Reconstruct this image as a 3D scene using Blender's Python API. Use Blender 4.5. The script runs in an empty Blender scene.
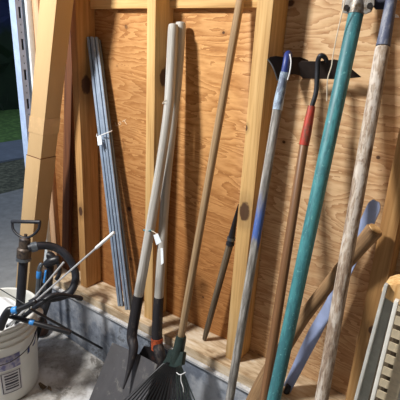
import bpy, bmesh, math, random
from mathutils import Vector, Matrix, noise
random.seed(7)
scn = bpy.context.scene
COL = scn.collection
V = Vector

# ------------------------------------------------------------------ materials
class NT:
    def __init__(s, name):
        s.m = bpy.data.materials.new(name); s.m.use_nodes = True
        s.nt = s.m.node_tree; s.n = s.nt.nodes; s.l = s.nt.links
        s.b = s.n['Principled BSDF']
        a = s.n.new('ShaderNodeAttribute'); a.attribute_name = 'g'
        oi = s.n.new('ShaderNodeObjectInfo')
        sc = s.vm('SCALE', oi.outputs['Random'], None, 7.3, scalar_vec=True)
        s.raw = a.outputs['Vector']
        s.g = s.vm('ADD', s.raw, sc)
    def vm(s, op, a, b=None, scale=None, scalar_vec=False):
        n = s.n.new('ShaderNodeVectorMath'); n.operation = op
        s.l.new(a, n.inputs[0])
        if b is not None:
            if isinstance(b, tuple): n.inputs[1].default_value = b
            else: s.l.new(b, n.inputs[1])
        if scale is not None: n.inputs['Scale'].default_value = scale
        return n.outputs['Value'] if op in ('LENGTH', 'DISTANCE') else n.outputs['Vector']
    def math(s, op, a, b=None, c=None, clamp=False):
        n = s.n.new('ShaderNodeMath'); n.operation = op; n.use_clamp = clamp
        for i, x in enumerate((a, b, c)):
            if x is None: continue
            if isinstance(x, (int, float)): n.inputs[i].default_value = x
            else: s.l.new(x, n.inputs[i])
        return n.outputs[0]
    def noise(s, scale=(1, 1, 1), detail=3, rough=.55, dist=0, vec=None, raw=False):
        v = s.vm('MULTIPLY', vec or (s.raw if raw else s.g), scale)
        n = s.n.new('ShaderNodeTexNoise'); n.inputs['Scale'].default_value = 1
        n.inputs['Detail'].default_value = detail; n.inputs['Roughness'].default_value = rough
        n.inputs['Distortion'].default_value = dist
        s.l.new(v, n.inputs['Vector']); return n.outputs['Fac']
    def ramp(s, fac, stops, interp='LINEAR'):
        n = s.n.new('ShaderNodeValToRGB'); e = n.color_ramp.elements; n.color_ramp.interpolation = interp
        while len(e) < len(stops): e.new(.5)
        for k, (p, c) in enumerate(stops):
            e[k].position = p
            if isinstance(c, (int, float)): c = (c, c, c)
            e[k].color = (*c, 1)
        s.l.new(fac, n.inputs[0]); return n.outputs[0]
    def mix(s, fac, a, b, mode='MIX'):
        n = s.n.new('ShaderNodeMix'); n.data_type = 'RGBA'; n.blend_type = mode
        for i, x in ((0, fac), (6, a), (7, b)):
            if isinstance(x, (int, float)): n.inputs[i].default_value = x
            elif isinstance(x, tuple): n.inputs[i].default_value = (*x, 1)
            else: s.l.new(x, n.inputs[i])
        return n.outputs[2]
    def sep(s, vec):
        n = s.n.new('ShaderNodeSeparateXYZ'); s.l.new(vec, n.inputs[0]); return n.outputs
    def step(s, x, a, b):
        n = s.n.new('ShaderNodeMapRange'); n.interpolation_type = 'SMOOTHSTEP'
        n.inputs[1].default_value = a; n.inputs[2].default_value = b
        s.l.new(x, n.inputs[0]); return n.outputs[0]
    def fin(s, col, rough=.7, metal=0, bump=None, bs=.3, bd=.002, spec=None):
        if isinstance(col, tuple): s.b.inputs['Base Color'].default_value = (*col, 1)
        else: s.l.new(col, s.b.inputs['Base Color'])
        if isinstance(rough, (int, float)): s.b.inputs['Roughness'].default_value = rough
        else: s.l.new(rough, s.b.inputs['Roughness'])
        s.b.inputs['Metallic'].default_value = metal
        if spec is not None: s.b.inputs['Specular IOR Level'].default_value = spec
        if bump is not None:
            n = s.n.new('ShaderNodeBump'); n.inputs['Strength'].default_value = bs; n.inputs['Distance'].default_value = bd
            s.l.new(bump, n.inputs['Height']); s.l.new(n.outputs[0], s.b.inputs['Normal'])
        return s.m

def srgb(r, g, b):
    f = lambda c: (c / 255 / 12.92) if c / 255 <= .04045 else ((c / 255 + .055) / 1.055) ** 2.4
    return (f(r), f(g), f(b))

def wood(name, c1, c2, c3=None, along=2.2, across=55, knots=(), rough=.75, blotch=.25):
    """long grained wood: g.z runs along the piece"""
    t = NT(name)
    n1 = t.noise((across, across, along), 4, .6, .4)
    n2 = t.noise((across * 3, across * 3, along * 2.5), 2, .5)
    f = t.math('ADD', t.math('MULTIPLY', n1, .7), t.math('MULTIPLY', n2, .3))
    col = t.ramp(f, [(.34, c1), (.52, c2), (.68, c3 or c2)])
    bl = t.noise((6, 6, 1.4), 2)
    col = t.mix(t.math('MULTIPLY', t.step(bl, .45, .75), blotch), col, tuple(x * .55 for x in c1))
    for (kp, kr) in knots:
        d = t.vm('LENGTH', t.vm('MULTIPLY', t.vm('SUBTRACT', t.raw, kp), (1, 1, .62)))
        w = t.math('ADD', d, t.math('MULTIPLY', t.math('SUBTRACT', t.noise((60, 60, 60), 2), .5), kr * .6))
        ring = t.math('MULTIPLY', t.math('SUBTRACT', 1, t.step(w, kr * 1.2, kr * 2.6)), .4)
        col = t.mix(ring, col, tuple(x * .45 for x in c1))
        col = t.mix(t.math('MULTIPLY', t.math('SUBTRACT', 1, t.step(w, kr * .75, kr * 1.1)), .9), col, srgb(62, 32, 18))
    return t.fin(col, rough, 0, f, .25, .001)

def plain(name, c, rough=.6, metal=0, var=.15, scale=40, spec=None):
    t = NT(name)
    n = t.noise((scale,) * 3, 4, .6)
    col = t.mix(t.math('MULTIPLY', t.step(n, .4, .72), 1.0), tuple(x * (1 - var) for x in c), tuple(min(1, x * (1 + var)) for x in c))
    return t.fin(col, rough, metal, n, .1, .001, spec)

def worn(name, c, under, amount=.55, scale=(90, 90, 25), rough=.55, metal=0, speck=None):
    """paint or finish worn through to what lies under it; the higher amount, the more paint stays"""
    t = NT(name)
    n = t.noise(scale, 5, .7)
    n2 = t.noise(tuple(x * .18 for x in scale), 2)
    f = t.math('ADD', t.math('MULTIPLY', n, .6), t.math('MULTIPLY', n2, .4))
    shade = t.mix(t.noise((30, 30, 8), 3), tuple(x * .72 for x in c), tuple(min(1, x * 1.2) for x in c))
    col = t.mix(t.step(f, amount - .05, amount + .05), shade, under)
    if speck:
        col = t.mix(t.step(t.noise((160, 160, 120), 3), .62, .7), col, speck)
    return t.fin(col, rough, metal, n, .2, .001)

M = {}
M['stud'] = wood('stud_wood', srgb(180, 138, 82), srgb(212, 172, 112), srgb(224, 188, 132), knots=[((-0.6056, 0, 0.9237), .02), ((-0.9875, 0.0436, 1.2905), .02), ((-0.6269, 0, 1.1814), .006)])
M['stud_dark'] = wood('stud_wood_darker', srgb(158, 112, 64), srgb(192, 146, 90), srgb(208, 164, 108), knots=[((-1.389, 0.0357, 1.2308), .024), ((-1.417, 0, 0.6982), .014), ((-0.1777, 0, 0.6993), .01)])
M['brown_board'] = wood('old_brown_board', srgb(70, 38, 20), srgb(104, 62, 34), srgb(122, 76, 44))
M['jamb'] = wood('jamb_wood', srgb(176, 138, 104), srgb(206, 168, 132), srgb(218, 184, 150))
M['plate'] = wood('plate_wood', srgb(176, 134, 86), srgb(214, 178, 130), srgb(230, 202, 160), along=30, across=30)
M['plate_x'] = wood('plate_wood_dusty', srgb(150, 122, 88), srgb(204, 182, 150), srgb(226, 214, 194), along=9, across=30)
M['shovel_wood'] = wood('grey_shovel_ash', srgb(142, 138, 130), srgb(184, 181, 174), srgb(204, 203, 200), along=3, across=120, blotch=.12)
M['rake_wood'] = wood('rake_ash', srgb(120, 94, 64), srgb(164, 136, 100), srgb(184, 160, 128), along=3, across=120)
M['brown_handle'] = wood('brown_varnished_handle', srgb(96, 66, 42), srgb(132, 94, 62), srgb(150, 112, 78), along=3, across=110, rough=.45)
M['diag_wood'] = wood('tan_pick_handle', srgb(112, 84, 56), srgb(150, 118, 82), srgb(170, 138, 102), along=4, across=90)
M['spike_wood'] = wood('weathered_dark_wood', srgb(60, 50, 38), srgb(96, 82, 64), srgb(130, 118, 100), along=5, across=140)
M['seat_wood'] = wood('pale_seat_wood', srgb(196, 148, 88), srgb(232, 192, 134), srgb(240, 206, 154), along=6, across=60, blotch=.1)

def plywood():
    t = NT('rotary_cut_plywood')
    x, y, z = t.sep(t.raw)
    big = t.noise((.9, 1, 5.2), 4, .5, .55, raw=True)
    ripple = t.noise((16, 1, 46), 3, .6, .6, raw=True)
    f = t.math('ADD', t.math('MULTIPLY', big, 26), t.math('MULTIPLY', ripple, 1.5))
    rings = t.math('FRACT', f)
    fine = t.noise((20, 1, 150), 4, .7, raw=True)
    k = t.math('ADD', t.math('MULTIPLY', rings, .5), t.math('MULTIPLY', fine, .62))
    warm = t.ramp(k, [(.15, srgb(216, 168, 108)), (.45, srgb(200, 150, 94)), (.7, srgb(178, 126, 72)), (.9, srgb(146, 96, 52))])
    pale = t.ramp(k, [(.15, srgb(224, 192, 152)), (.45, srgb(212, 178, 136)), (.7, srgb(192, 152, 110)), (.9, srgb(162, 120, 82))])
    px = t.step(t.math('ADD', x, t.math('MULTIPLY', z, .06)), -.66, -.52)
    col = t.mix(px, warm, pale)
    # deeper orange brown lower down: falloff of the light painted into the plywood
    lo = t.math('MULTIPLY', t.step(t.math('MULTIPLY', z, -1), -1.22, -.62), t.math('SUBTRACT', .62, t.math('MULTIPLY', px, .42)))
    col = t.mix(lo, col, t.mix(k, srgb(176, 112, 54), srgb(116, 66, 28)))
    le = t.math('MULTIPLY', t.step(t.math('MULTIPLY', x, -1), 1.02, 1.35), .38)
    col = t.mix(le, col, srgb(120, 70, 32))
    bl = t.noise((3.2, 1, 2.6), 3, .6, raw=True)
    col = t.mix(t.math('MULTIPLY', t.step(bl, .5, .72), .28), col, srgb(120, 76, 40))
    for kx, kz, kr, s in KNOTS:
        d = t.vm('LENGTH', t.vm('MULTIPLY', t.vm('SUBTRACT', t.raw, (kx, .089, kz)), (1, 0, 1.2)))
        w = t.math('ADD', d, t.math('MULTIPLY', t.math('SUBTRACT', t.noise((50, 50, 50), 2, raw=True), .5), kr * .7))
        col = t.mix(t.math('MULTIPLY', t.math('SUBTRACT', 1, t.step(w, kr * 1.1, kr * 3.2)), .35 * s), col, srgb(128, 78, 38))
        col = t.mix(t.math('MULTIPLY', t.math('SUBTRACT', 1, t.step(w, kr * .6, kr * 1.1)), .9 * s), col, srgb(58, 32, 18))
    return t.fin(col, .72, 0, k, .15, .001, .3)
def kp(p, r, s=1): return (p[0], p[2], r, s)
KNOTS = [kp((-1.2165, 0.089, 1.4486), .010, .7), kp((-0.7883, 0.089, 1.4405), .006), kp((-1.2089, 0.089, 0.7403), .014), kp((-1.1991, 0.089, 0.5073), .012, .7),
         kp((-0.544, 0.089, 1.1415), .006), kp((-0.272, 0.089, 1.1472), .007), kp((-0.7563, 0.089, 1.3085), .004, .6), kp((-0.5732, 0.089, 1.5204), .012),
         kp((-0.8034, 0.089, 0.4861), .005), kp((-1.2676, 0.089, 1.3101), .004, .6), kp((-1.0035, 0.089, 1.3863), .005)]
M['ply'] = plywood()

def concrete(name, c1, c2, dark, white=None):
    t = NT(name)
    a = t.noise((9, 9, 9), 6, .7, .4, raw=True); b = t.noise((60, 60, 60), 4, .7, raw=True); c = t.noise((4.2, 4.2, 4.2), 5, .65, raw=True)
    col = t.mix(t.step(a, .35, .65), c1, c2)
    col = t.mix(t.math('MULTIPLY', t.step(b, .52, .7), .45), col, dark)
    col = t.mix(t.math('MULTIPLY', t.step(t.noise((9, 9, 9), 5, .7, .6, raw=True), .56, .66), .7), col, dark)
    if white: col = t.mix(t.math('MULTIPLY', t.step(c, .46, .6), .75), col, white)
    return t, col, b
def floor_mat():
    t, col, b = concrete('dusty_concrete_floor', srgb(142, 138, 132), srgb(186, 184, 180), srgb(84, 76, 66), srgb(222, 224, 226))
    x, y, z = t.sep(t.raw)
    out = t.step(t.math('MULTIPLY', x, -1), 1.62, 1.86)      # the driveway slab beyond the door is plain grey
    slab = t.mix(t.noise((14, 14, 14), 4, raw=True), srgb(118, 116, 112), srgb(172, 170, 166))
    return t.fin(t.mix(out, col, slab), .85, 0, b, .4, .003)
M['floor'] = floor_mat()
t, col, b = concrete('blue_grey_concrete', srgb(104, 112, 126), srgb(150, 158, 170), srgb(62, 64, 68), srgb(186, 190, 196)); M['curb'] = t.fin(col, .9, 0, b, .4, .003)
M['flashing'] = plain('zinc_flashing', srgb(215, 218, 222), .4, .3)
M['white_trim'] = plain('white_painted_trim', srgb(226, 236, 240), .5, 0, .04)
M['drywall'] = plain('painted_wallboard', srgb(112, 100, 88), .9, 0, .03)
M['galv'] = plain('galvanised_steel', srgb(172, 194, 228), .5, 0, .1, 25)
M['slot'] = plain('dark_slot', srgb(24, 26, 32), .9, 0)
def cardboard():
    t = NT('brown_cardboard')
    n = t.noise((8, 8, 2), 3); f = t.noise((200, 200, 12), 2)
    col = t.mix(n, srgb(184, 152, 110), srgb(204, 174, 130)); col = t.mix(t.math('MULTIPLY', f, .18), col, srgb(158, 122, 80))
    return t.fin(col, .85, 0, f, .06, .001, .2)
M['card'] = cardboard()
M['tape'] = plain('clear_packing_tape', srgb(206, 172, 128), .22, 0, .05)
M['bucket'] = plain('white_bucket_plastic', srgb(226, 226, 220), .4, 0, .04, 12)
M['black'] = plain('black_plastic', srgb(30, 31, 36), .4, 0, .2)
M['rubber'] = plain('black_rubber', srgb(34, 36, 44), .5, 0, .2)
M['pumpmetal'] = worn('dark_corroded_metal', srgb(58, 54, 56), srgb(96, 84, 74), .5, (60, 60, 60), .5, .5)
M['clamp'] = plain('grey_hose_clamp', srgb(120, 128, 136), .35, .7)
M['blue'] = plain('bright_blue_plastic', srgb(60, 140, 215), .4)
M['navy'] = plain('navy_print', srgb(36, 52, 120), .5, 0, .15)
M['silver'] = plain('silver_rod_metal', srgb(205, 206, 208), .35, .4, .1, 100)
M['whitetip'] = plain('white_plastic', srgb(236, 238, 240), .5, 0, .03)
M['rust_brown'] = plain('rusty_brown', srgb(84, 58, 46), .7, 0, .25)
M['channel'] = plain('blue_grey_steel_channel', srgb(142, 158, 178), .5, 0, .1, 30)
M['channel_in'] = plain('blue_grey_channel_groove', srgb(84, 100, 126), .6, 0, .1, 30)
M['paper'] = plain('white_paper_tag', srgb(232, 240, 246), .7, 0, .03)
M['teal_string'] = plain('teal_twine', srgb(84, 140, 150), .8)
M['sock'] = worn('black_steel_socket', srgb(44, 42, 46), srgb(92, 84, 78), .58, (70, 70, 30), .55, .3)
M['sock_rust'] = worn('rusting_steel_collar', srgb(176, 78, 36), srgb(70, 46, 38), .58, (60, 60, 60), .7, .1)
M['blade'] = worn('dull_dark_steel_blade', srgb(84, 83, 86), srgb(118, 116, 112), .56, (30, 30, 30), .6, .15)
M['blade2'] = worn('rusty_black_blade', srgb(36, 32, 34), srgb(86, 46, 34), .56, (30, 30, 30), .6, .25)
M['rake_green'] = plain('dark_green_plastic', srgb(34, 50, 46), .5, 0, .2)
M['tine'] = plain('black_spring_steel', srgb(44, 46, 50), .45, .1, .2)
M['tine_green'] = plain('green_grey_tine', srgb(82, 98, 94), .5, .2, .2)
M['hoe_dark'] = plain('blackened_hoe_blade', srgb(44, 34, 30), .6, .2, .2)
M['hoe_neck'] = plain('dark_forged_neck', srgb(52, 54, 60), .45, .4, .2)
M['hoe_ferrule'] = worn('pale_blue_ferrule', srgb(176, 196, 214), srgb(110, 120, 140), .57, (60, 60, 30), .4, .2)
M['blue_paint'] = worn('chipped_navy_paint', srgb(38, 58, 128), srgb(90, 100, 130), .62, (60, 60, 40), .45)
M['red_paint'] = worn('worn_red_paint', srgb(186, 62, 46), srgb(122, 70, 52), .57, (70, 70, 25), .5)
M['teal'] = worn('teal_painted_pole', srgb(72, 142, 148), srgb(56, 112, 120), .5, (70, 70, 16), .5, 0, srgb(104, 164, 164))
M['grey_bracket'] = worn('galvanised_bracket', srgb(150, 146, 140), srgb(110, 92, 70), .54, (50, 50, 50), .5, .4)
M['bolt'] = plain('dark_bolt_head', srgb(70, 66, 64), .4, .6)
M['navy_blade'] = plain('dark_navy_steel', srgb(38, 40, 56), .5, .4, .2)
M['pole_sock'] = worn('worn_blue_grey_ferrule', srgb(84, 92, 118), srgb(134, 138, 150), .57, (80, 80, 30), .6, .05)
def weathered():
    t = NT('peeling_weathered_handle')
    a = t.noise((120, 120, 22), 5, .7); b = t.noise((34, 34, 12), 4, .6, .4); c = t.noise((240, 240, 60), 3)
    col = t.ramp(a, [(.36, srgb(122, 102, 86)), (.5, srgb(164, 146, 128)), (.62, srgb(200, 190, 176))])
    col = t.mix(t.math('MULTIPLY', t.step(b, .5, .6), .75), col, srgb(208, 200, 190))
    col = t.mix(t.math('MULTIPLY', t.step(c, .58, .68), .6), col, srgb(88, 70, 58))
    return t.fin(col, .85, 0, a, .4, .002)
M['weathered'] = weathered()
def hoe_handle():
    t = NT('grey_handle_with_blue_paint')
    x, y, z = t.sep(t.raw)
    a = t.noise((130, 130, 14), 5, .7)
    col = t.ramp(a, [(.36, srgb(96, 92, 88)), (.5, srgb(136, 132, 126)), (.64, srgb(176, 174, 170))])
    wz = t.math('ADD', z, t.math('MULTIPLY', t.math('SUBTRACT', t.noise((60, 60, 10), 3), .5), .12))
    u = t.math('MULTIPLY', t.step(wz, HZ[0], HZ[0] + .03), t.math('SUBTRACT', 1, t.step(wz, HZ[1] - .06, HZ[1] + .03)))
    u = t.math('MULTIPLY', u, t.math('SUBTRACT', 1, t.math('MULTIPLY', t.step(a, .55, .68), .7)))
    col = t.mix(u, col, srgb(66, 96, 164))
    return t.fin(col, .65, 0, a, .2, .001)
M['flat_bar'] = plain('blue_grey_flat_steel', srgb(158, 174, 212), .45, .05, .12, 18)
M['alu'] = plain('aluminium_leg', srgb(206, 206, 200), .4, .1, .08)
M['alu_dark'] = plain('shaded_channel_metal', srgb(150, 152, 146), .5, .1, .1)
M['white_metal'] = plain('white_enamel_leg', srgb(236, 234, 226), .4, 0, .05)
M['cream'] = plain('cream_perforated_rail', srgb(206, 192, 164), .6, 0, .12)
M['milky'] = plain('milky_plastic', srgb(206, 206, 196), .35, 0, .08)
M['twine'] = plain('off_white_string', srgb(222, 208, 186), .9)
M['grass'] = plain('dusk_lawn', srgb(96, 132, 64), .95, 0, .35, 14)
M['gravel'] = plain('mossy_gravel', srgb(104, 104, 84), .95, 0, .5, 22)
M['road'] = plain('grey_road', srgb(118, 126, 138), .9, 0, .1, 6)
t = NT('dark_leaves'); lx, ly, lz = t.sep(t.raw)
M['leaf'] = t.fin(t.mix(t.math('MULTIPLY', t.step(t.math('ADD', lz, t.noise((3, 3, 3), 2)), 1.75, 2.3), .8), t.mix(t.noise((3, 3, 3), 3), srgb(12, 22, 12), srgb(34, 58, 28)), srgb(34, 42, 92)), .9)
M['leaf_navy'] = plain('dark_blue_siding', srgb(28, 34, 74), .8, 0, .3, 3)
M['chalk'] = plain('pale_chalk', srgb(226, 206, 176), .9)
def label_mat(name, c1, c2):
    t = NT(name)
    col = t.mix(t.step(t.noise((40, 40, 30), 4, raw=True), .42, .62), c1, c2); return t.fin(col, .5)
M['pic'] = label_mat('bucket_picture_print', srgb(104, 104, 150), srgb(176, 172, 188))
M['panel'] = plain('pale_label_paper', srgb(214, 212, 214), .5, 0, .03)
M['ink'] = plain('dark_label_ink', srgb(64, 60, 72), .6, 0, .1)

# ------------------------------------------------------------------ mesh helpers
def catmull(pts, sub):
    pts = [V(p) for p in pts]
    if len(pts) < 3 or sub < 2: return pts
    out = []; n = len(pts)
    for i in range(n - 1):
        p0 = pts[i - 1] if i else pts[0] * 2 - pts[1]
        p1, p2 = pts[i], pts[i + 1]
        p3 = pts[i + 2] if i + 2 < n else pts[-1] * 2 - pts[-2]
        for k in range(sub):
            t = k / sub
            out.append(.5 * ((2 * p1) + (p2 - p0) * t + (2 * p0 - 5 * p1 + 4 * p2 - p3) * t * t + (3 * p1 - p0 - 3 * p2 + p3) * t ** 3))
    out.append(pts[-1]); return out

def lerp_list(vals, n):
    m = len(vals); out = []
    for i in range(n):
        f = i / (n - 1) * (m - 1); k = min(int(f), m - 2); out.append(vals[k] + (vals[k + 1] - vals[k]) * (f - k))
    return out

class MB:
    """collects shapes in world space; build() links them as ONE mesh object"""
    def __init__(s):
        s.v = []; s.g = []; s.f = []; s.mi = []
    def add(s, vs, gs, fs, mi=0):
        b = len(s.v); s.v += [V(v) for v in vs]; s.g += [tuple(g) for g in gs]
        s.f += [tuple(b + i for i in f) for f in fs]; s.mi += [mi] * len(fs); return s
    def tube(s, pts, rad, seg=14, sub=1, flat=1.0, up=None, mi=0, caps=True):
        pts = catmull(pts, sub); n = len(pts)
        rad = [rad] * n if isinstance(rad, (int, float)) else lerp_list(list(rad), n)
        fl = [flat] * n if isinstance(flat, (int, float)) else lerp_list(list(flat), n)
        vs, gs, fs = [], [], []; L = 0; nrm = None
        for i, p in enumerate(pts):
            d = (pts[min(i + 1, n - 1)] - pts[max(i - 1, 0)]).normalized()
            if nrm is None:
                a = V(up) if up else (V((0, 0, 1)) if abs(d.z) < .9 else V((0, 1, 0)))
                nrm = (a - d * a.dot(d)).normalized()
            else: nrm = (nrm - d * nrm.dot(d)).normalized()
            bn = d.cross(nrm)
            if i: L += (p - pts[i - 1]).length
            for k in range(seg):
                t = 2 * math.pi * k / seg; c, q = math.cos(t) * rad[i] * fl[i], math.sin(t) * rad[i]
                vs.append(p + nrm * c + bn * q); gs.append((c, q, L))
        for i in range(n - 1):
            for k in range(seg):
                a, b = i * seg + k, i * seg + (k + 1) % seg
                fs.append((a, b, b + seg, a + seg))
        if caps: fs.append(tuple(range(seg))[::-1]); fs.append(tuple((n - 1) * seg + k for k in range(seg)))
        return s.add(vs, gs, fs, mi)
    def capped(s, pts, rad, seg=14, sub=1, mi=0, rd=.4, **kw):
        """a tube with softly rounded ends"""
        pts = catmull(pts, sub); n = len(pts)
        rad = [rad] * n if isinstance(rad, (int, float)) else lerp_list(list(rad), n)
        a = (pts[1] - pts[0]).normalized(); z = (pts[-1] - pts[-2]).normalized(); r0, r1 = rad[0], rad[-1]
        P2 = [pts[0], pts[0] + a * r0 * .12, pts[0] + a * r0 * rd] + pts[1:-1] + [pts[-1] - z * r1 * rd, pts[-1] - z * r1 * .12, pts[-1]]
        R2 = [r0 * .62, r0 * .88, r0] + rad[1:-1] + [r1, r1 * .88, r1 * .62]
        b = MB(); n2 = len(P2)
        return s._raw_tube(P2, R2, seg, mi, **kw)
    def _raw_tube(s, pts, rad, seg, mi, up=None):
        vs, gs, fs = [], [], []; L = 0; nrm = None; n = len(pts)
        for i, p in enumerate(pts):
            d = (pts[min(i + 1, n - 1)] - pts[max(i - 1, 0)]).normalized()
            if nrm is None:
                a = V(up) if up else (V((0, 0, 1)) if abs(d.z) < .9 else V((0, 1, 0)))
                nrm = (a - d * a.dot(d)).normalized()
            else: nrm = (nrm - d * nrm.dot(d)).normalized()
            bn = d.cross(nrm)
            if i: L += (p - pts[i - 1]).length
            for k in range(seg):
                t = 2 * math.pi * k / seg; c, q = math.cos(t) * rad[i], math.sin(t) * rad[i]
                vs.append(p + nrm * c + bn * q); gs.append((c, q, L))
        for i in range(n - 1):
            for k in range(seg):
                a, b = i * seg + k, i * seg + (k + 1) % seg
                fs.append((a, b, b + seg, a + seg))
        fs.append(tuple(range(seg))[::-1]); fs.append(tuple((n - 1) * seg + k for k in range(seg)))
        return s.add(vs, gs, fs, mi)
    def hexa(s, c8, mi=0, g=None):
        """box from 8 corners: bottom ring then top ring"""
        fs = [(3, 2, 1, 0), (4, 5, 6, 7), (0, 1, 5, 4), (1, 2, 6, 5), (2, 3, 7, 6), (3, 0, 4, 7)]
        return s.add(c8, g or c8, fs, mi)
    def box(s, lo, hi, mi=0, grain=None):
        (a, b, c), (d, e, f) = lo, hi
        c8 = [(a, b, c), (d, b, c), (d, e, c), (a, e, c), (a, b, f), (d, b, f), (d, e, f), (a, e, f)]
        g = [(p[1], p[2], p[0]) for p in c8] if grain == 'x' else None
        return s.hexa(c8, mi, g)
    def bar(s, a, b, w, h, u, mi=0, w2=None):
        """straight bar from a to b, w wide along u, h deep across"""
        a, b = V(a), V(b); d = (b - a).normalized(); u = V(u); u = (u - d * u.dot(d)).normalized(); n = d.cross(u)
        L = (b - a).length; c8 = []; g = []
        for p, z, ww in ((a, 0, w), (b, L, w2 or w)):
            for i, j in ((-1, -1), (1, -1), (1, 1), (-1, 1)):
                c8.append(p + u * i * ww / 2 + n * j * h / 2); g.append((i * ww / 2, j * h / 2, z))
        return s.hexa(c8, mi, g)
    def slab(s, poly, th, mi=0):
        """flat polygon given thickness along its normal (centred)"""
        poly = [V(p) for p in poly]; n = V((0, 0, 0)); k = len(poly)
        for i in range(k): n += (poly[i] - poly[0]).cross(poly[(i + 1) % k] - poly[0])
        n.normalize(); vs = [p + n * th / 2 for p in poly] + [p - n * th / 2 for p in poly]
        fs = [tuple(range(k)), tuple(range(2 * k - 1, k - 1, -1))] + [(i, k + i, k + (i + 1) % k, (i + 1) % k) for i in range(k)]
        return s.add(vs, vs, fs, mi)
    def sheet(s, rows, th, mi=0):
        """grid of points given thickness"""
        R, Cn = len(rows), len(rows[0]); nv = []
        P_ = [[V(p) for p in r] for r in rows]
        for i in range(R):
            for j in range(Cn):
                du = P_[i][min(j + 1, Cn - 1)] - P_[i][max(j - 1, 0)]; dv = P_[min(i + 1, R - 1)][j] - P_[max(i - 1, 0)][j]
                nv.append(du.cross(dv).normalized())
        flatv = [p for r in P_ for p in r]
        vs = [p + n * th / 2 for p, n in zip(flatv, nv)] + [p - n * th / 2 for p, n in zip(flatv, nv)]
        N = R * Cn; fs = []
        for i in range(R - 1):
            for j in range(Cn - 1):
                a = i * Cn + j; q = (a, a + 1, a + Cn + 1, a + Cn); fs.append(q); fs.append(tuple(N + x for x in q[::-1]))
        ring = [j for j in range(Cn)] + [i * Cn + Cn - 1 for i in range(1, R)] + [(R - 1) * Cn + j for j in range(Cn - 2, -1, -1)] + [i * Cn for i in range(R - 2, 0, -1)]
        for a, b in zip(ring, ring[1:] + ring[:1]): fs.append((b, a, N + a, N + b))
        return s.add(vs, vs, fs, mi)
    def lathe(s, prof, c, seg=48, mi=0, a0=0, a1=2 * math.pi, ax=None):
        vs, gs, fs = [], [], []; full = a1 - a0 > 6.28; k = seg if full else seg + 1
        for r, z in prof:
            for i in range(k):
                t = a0 + (a1 - a0) * i / seg
                vs.append(V((c[0] + r * math.cos(t), c[1] + r * math.sin(t), c[2] + z))); gs.append(vs[-1])
        for j in range(len(prof) - 1):
            for i in range(seg):
                a = j * k + i; b = j * k + (i + 1) % k; fs.append((a, b, b + k, a + k))
        return s.add(vs, gs, fs, mi)
    def ball(s, c, r, seg=12, mi=0, sc=(1, 1, 1)):
        vs, fs = [], []
        for j in range(seg // 2 + 1):
            p = math.pi * j / (seg // 2)
            for i in range(seg):
                t = 2 * math.pi * i / seg; vs.append(V(c) + V((r * sc[0] * math.sin(p) * math.cos(t), r * sc[1] * math.sin(p) * math.sin(t), r * sc[2] * math.cos(p))))
        for j in range(seg // 2):
            for i in range(seg):
                a, b = j * seg + i, j * seg + (i + 1) % seg; fs.append((a, a + seg, b + seg, b))
        return s.add(vs, vs, fs, mi)
    def build(s, name, mat, parent=None, bevel=0, smooth=True, angle=40):
        me = bpy.data.meshes.new(name); o = bpy.data.objects.new(name, me)
        org = V((0, 0, 0))
        q = parent
        while q is not None: org = org + q.location; q = q.parent
        if parent is None and s.v and BASE:      # a one-mesh thing has its origin at its own base
            zmin = min(v.z for v in s.v); org = sum(s.v, V()) / len(s.v); org.z = zmin; o.location = org
        me.from_pydata([tuple(v - org) for v in s.v], [], s.f)
        for m in (mat if isinstance(mat, (list, tuple)) else [mat]): me.materials.append(m)
        me.polygons.foreach_set('material_index', s.mi)
        at = me.attributes.new('g', 'FLOAT_VECTOR', 'POINT')
        at.data.foreach_set('vector', [c for g in s.g for c in g])
        me.update()
        if True:
            bm = bmesh.new(); bm.from_mesh(me)
            bmesh.ops.recalc_face_normals(bm, faces=bm.faces)
            if bevel: bmesh.ops.bevel(bm, geom=[e for e in bm.edges if e.is_manifold and e.calc_face_angle(0) > .6], offset=bevel, segments=2, affect='EDGES', profile=.6)
            bm.to_mesh(me); bm.free()
        if smooth:
            me.polygons.foreach_set('use_smooth', [True] * len(me.polygons)); me.set_sharp_from_angle(angle=math.radians(angle))
        o.parent = parent; COL.objects.link(o); return o
BASE = True

def thing(name, label, cat, loc, group=None):
    o = bpy.data.objects.new(name, None); COL.objects.link(o); o.location = loc; o.empty_display_size = .05
    o['label'] = label; o['category'] = cat
    if group: o['group'] = group
    return o
def tag(o, label, cat, group=None, kind=None):
    o['label'] = label; o['category'] = cat
    if group: o['group'] = group
    if kind: o['kind'] = kind
    return o
def struct(o):
    o['kind'] = 'structure'; return o
def lab(o, label): o['label'] = label; return o
def mixp(a, b, t): return V(a) + (V(b) - V(a)) * t
def ext(a, b, z):
    """the line through a and b carried on to height z"""
    a, b = V(a), V(b); return a + (b - a) * ((z - a.z) / (b.z - a.z))

# ------------------------------------------------------------------ the setting
def ztop(x): return .312 + (x + 1.48) * .048          # top of the sill plate, which rises a little to one side
XC = -1.76                                             # inner face of the wall that holds the garage door
struct(MB().box((-3.68, -3.4, -.12), (2.4, .14, 0)).box((-3.68, .14, -.12), (XC - .1, 6, 0)).build('floor', M['floor']))
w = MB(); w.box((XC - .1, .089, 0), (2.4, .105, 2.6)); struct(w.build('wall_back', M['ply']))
struct(MB().box((2.3, -3.4, 0), (2.4, .089, 2.6)).build('wall_right', M['drywall']))
struct(MB().box((XC - .1, -3.5, 0), (2.4, -3.4, 2.6)).build('wall_front', M['drywall']))
wl = MB(); wl.box((XC - .1, -3.4, 2.15), (XC, .089, 2.6)); wl.box((XC - .1, -3.4, 0), (XC, -2.7, 2.15))
struct(wl.build('wall_left', M['drywall']))
struct(MB().box((XC - .1, -3.5, 2.6), (2.4, .14, 2.7)).build('ceiling', M['drywall']))
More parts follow.
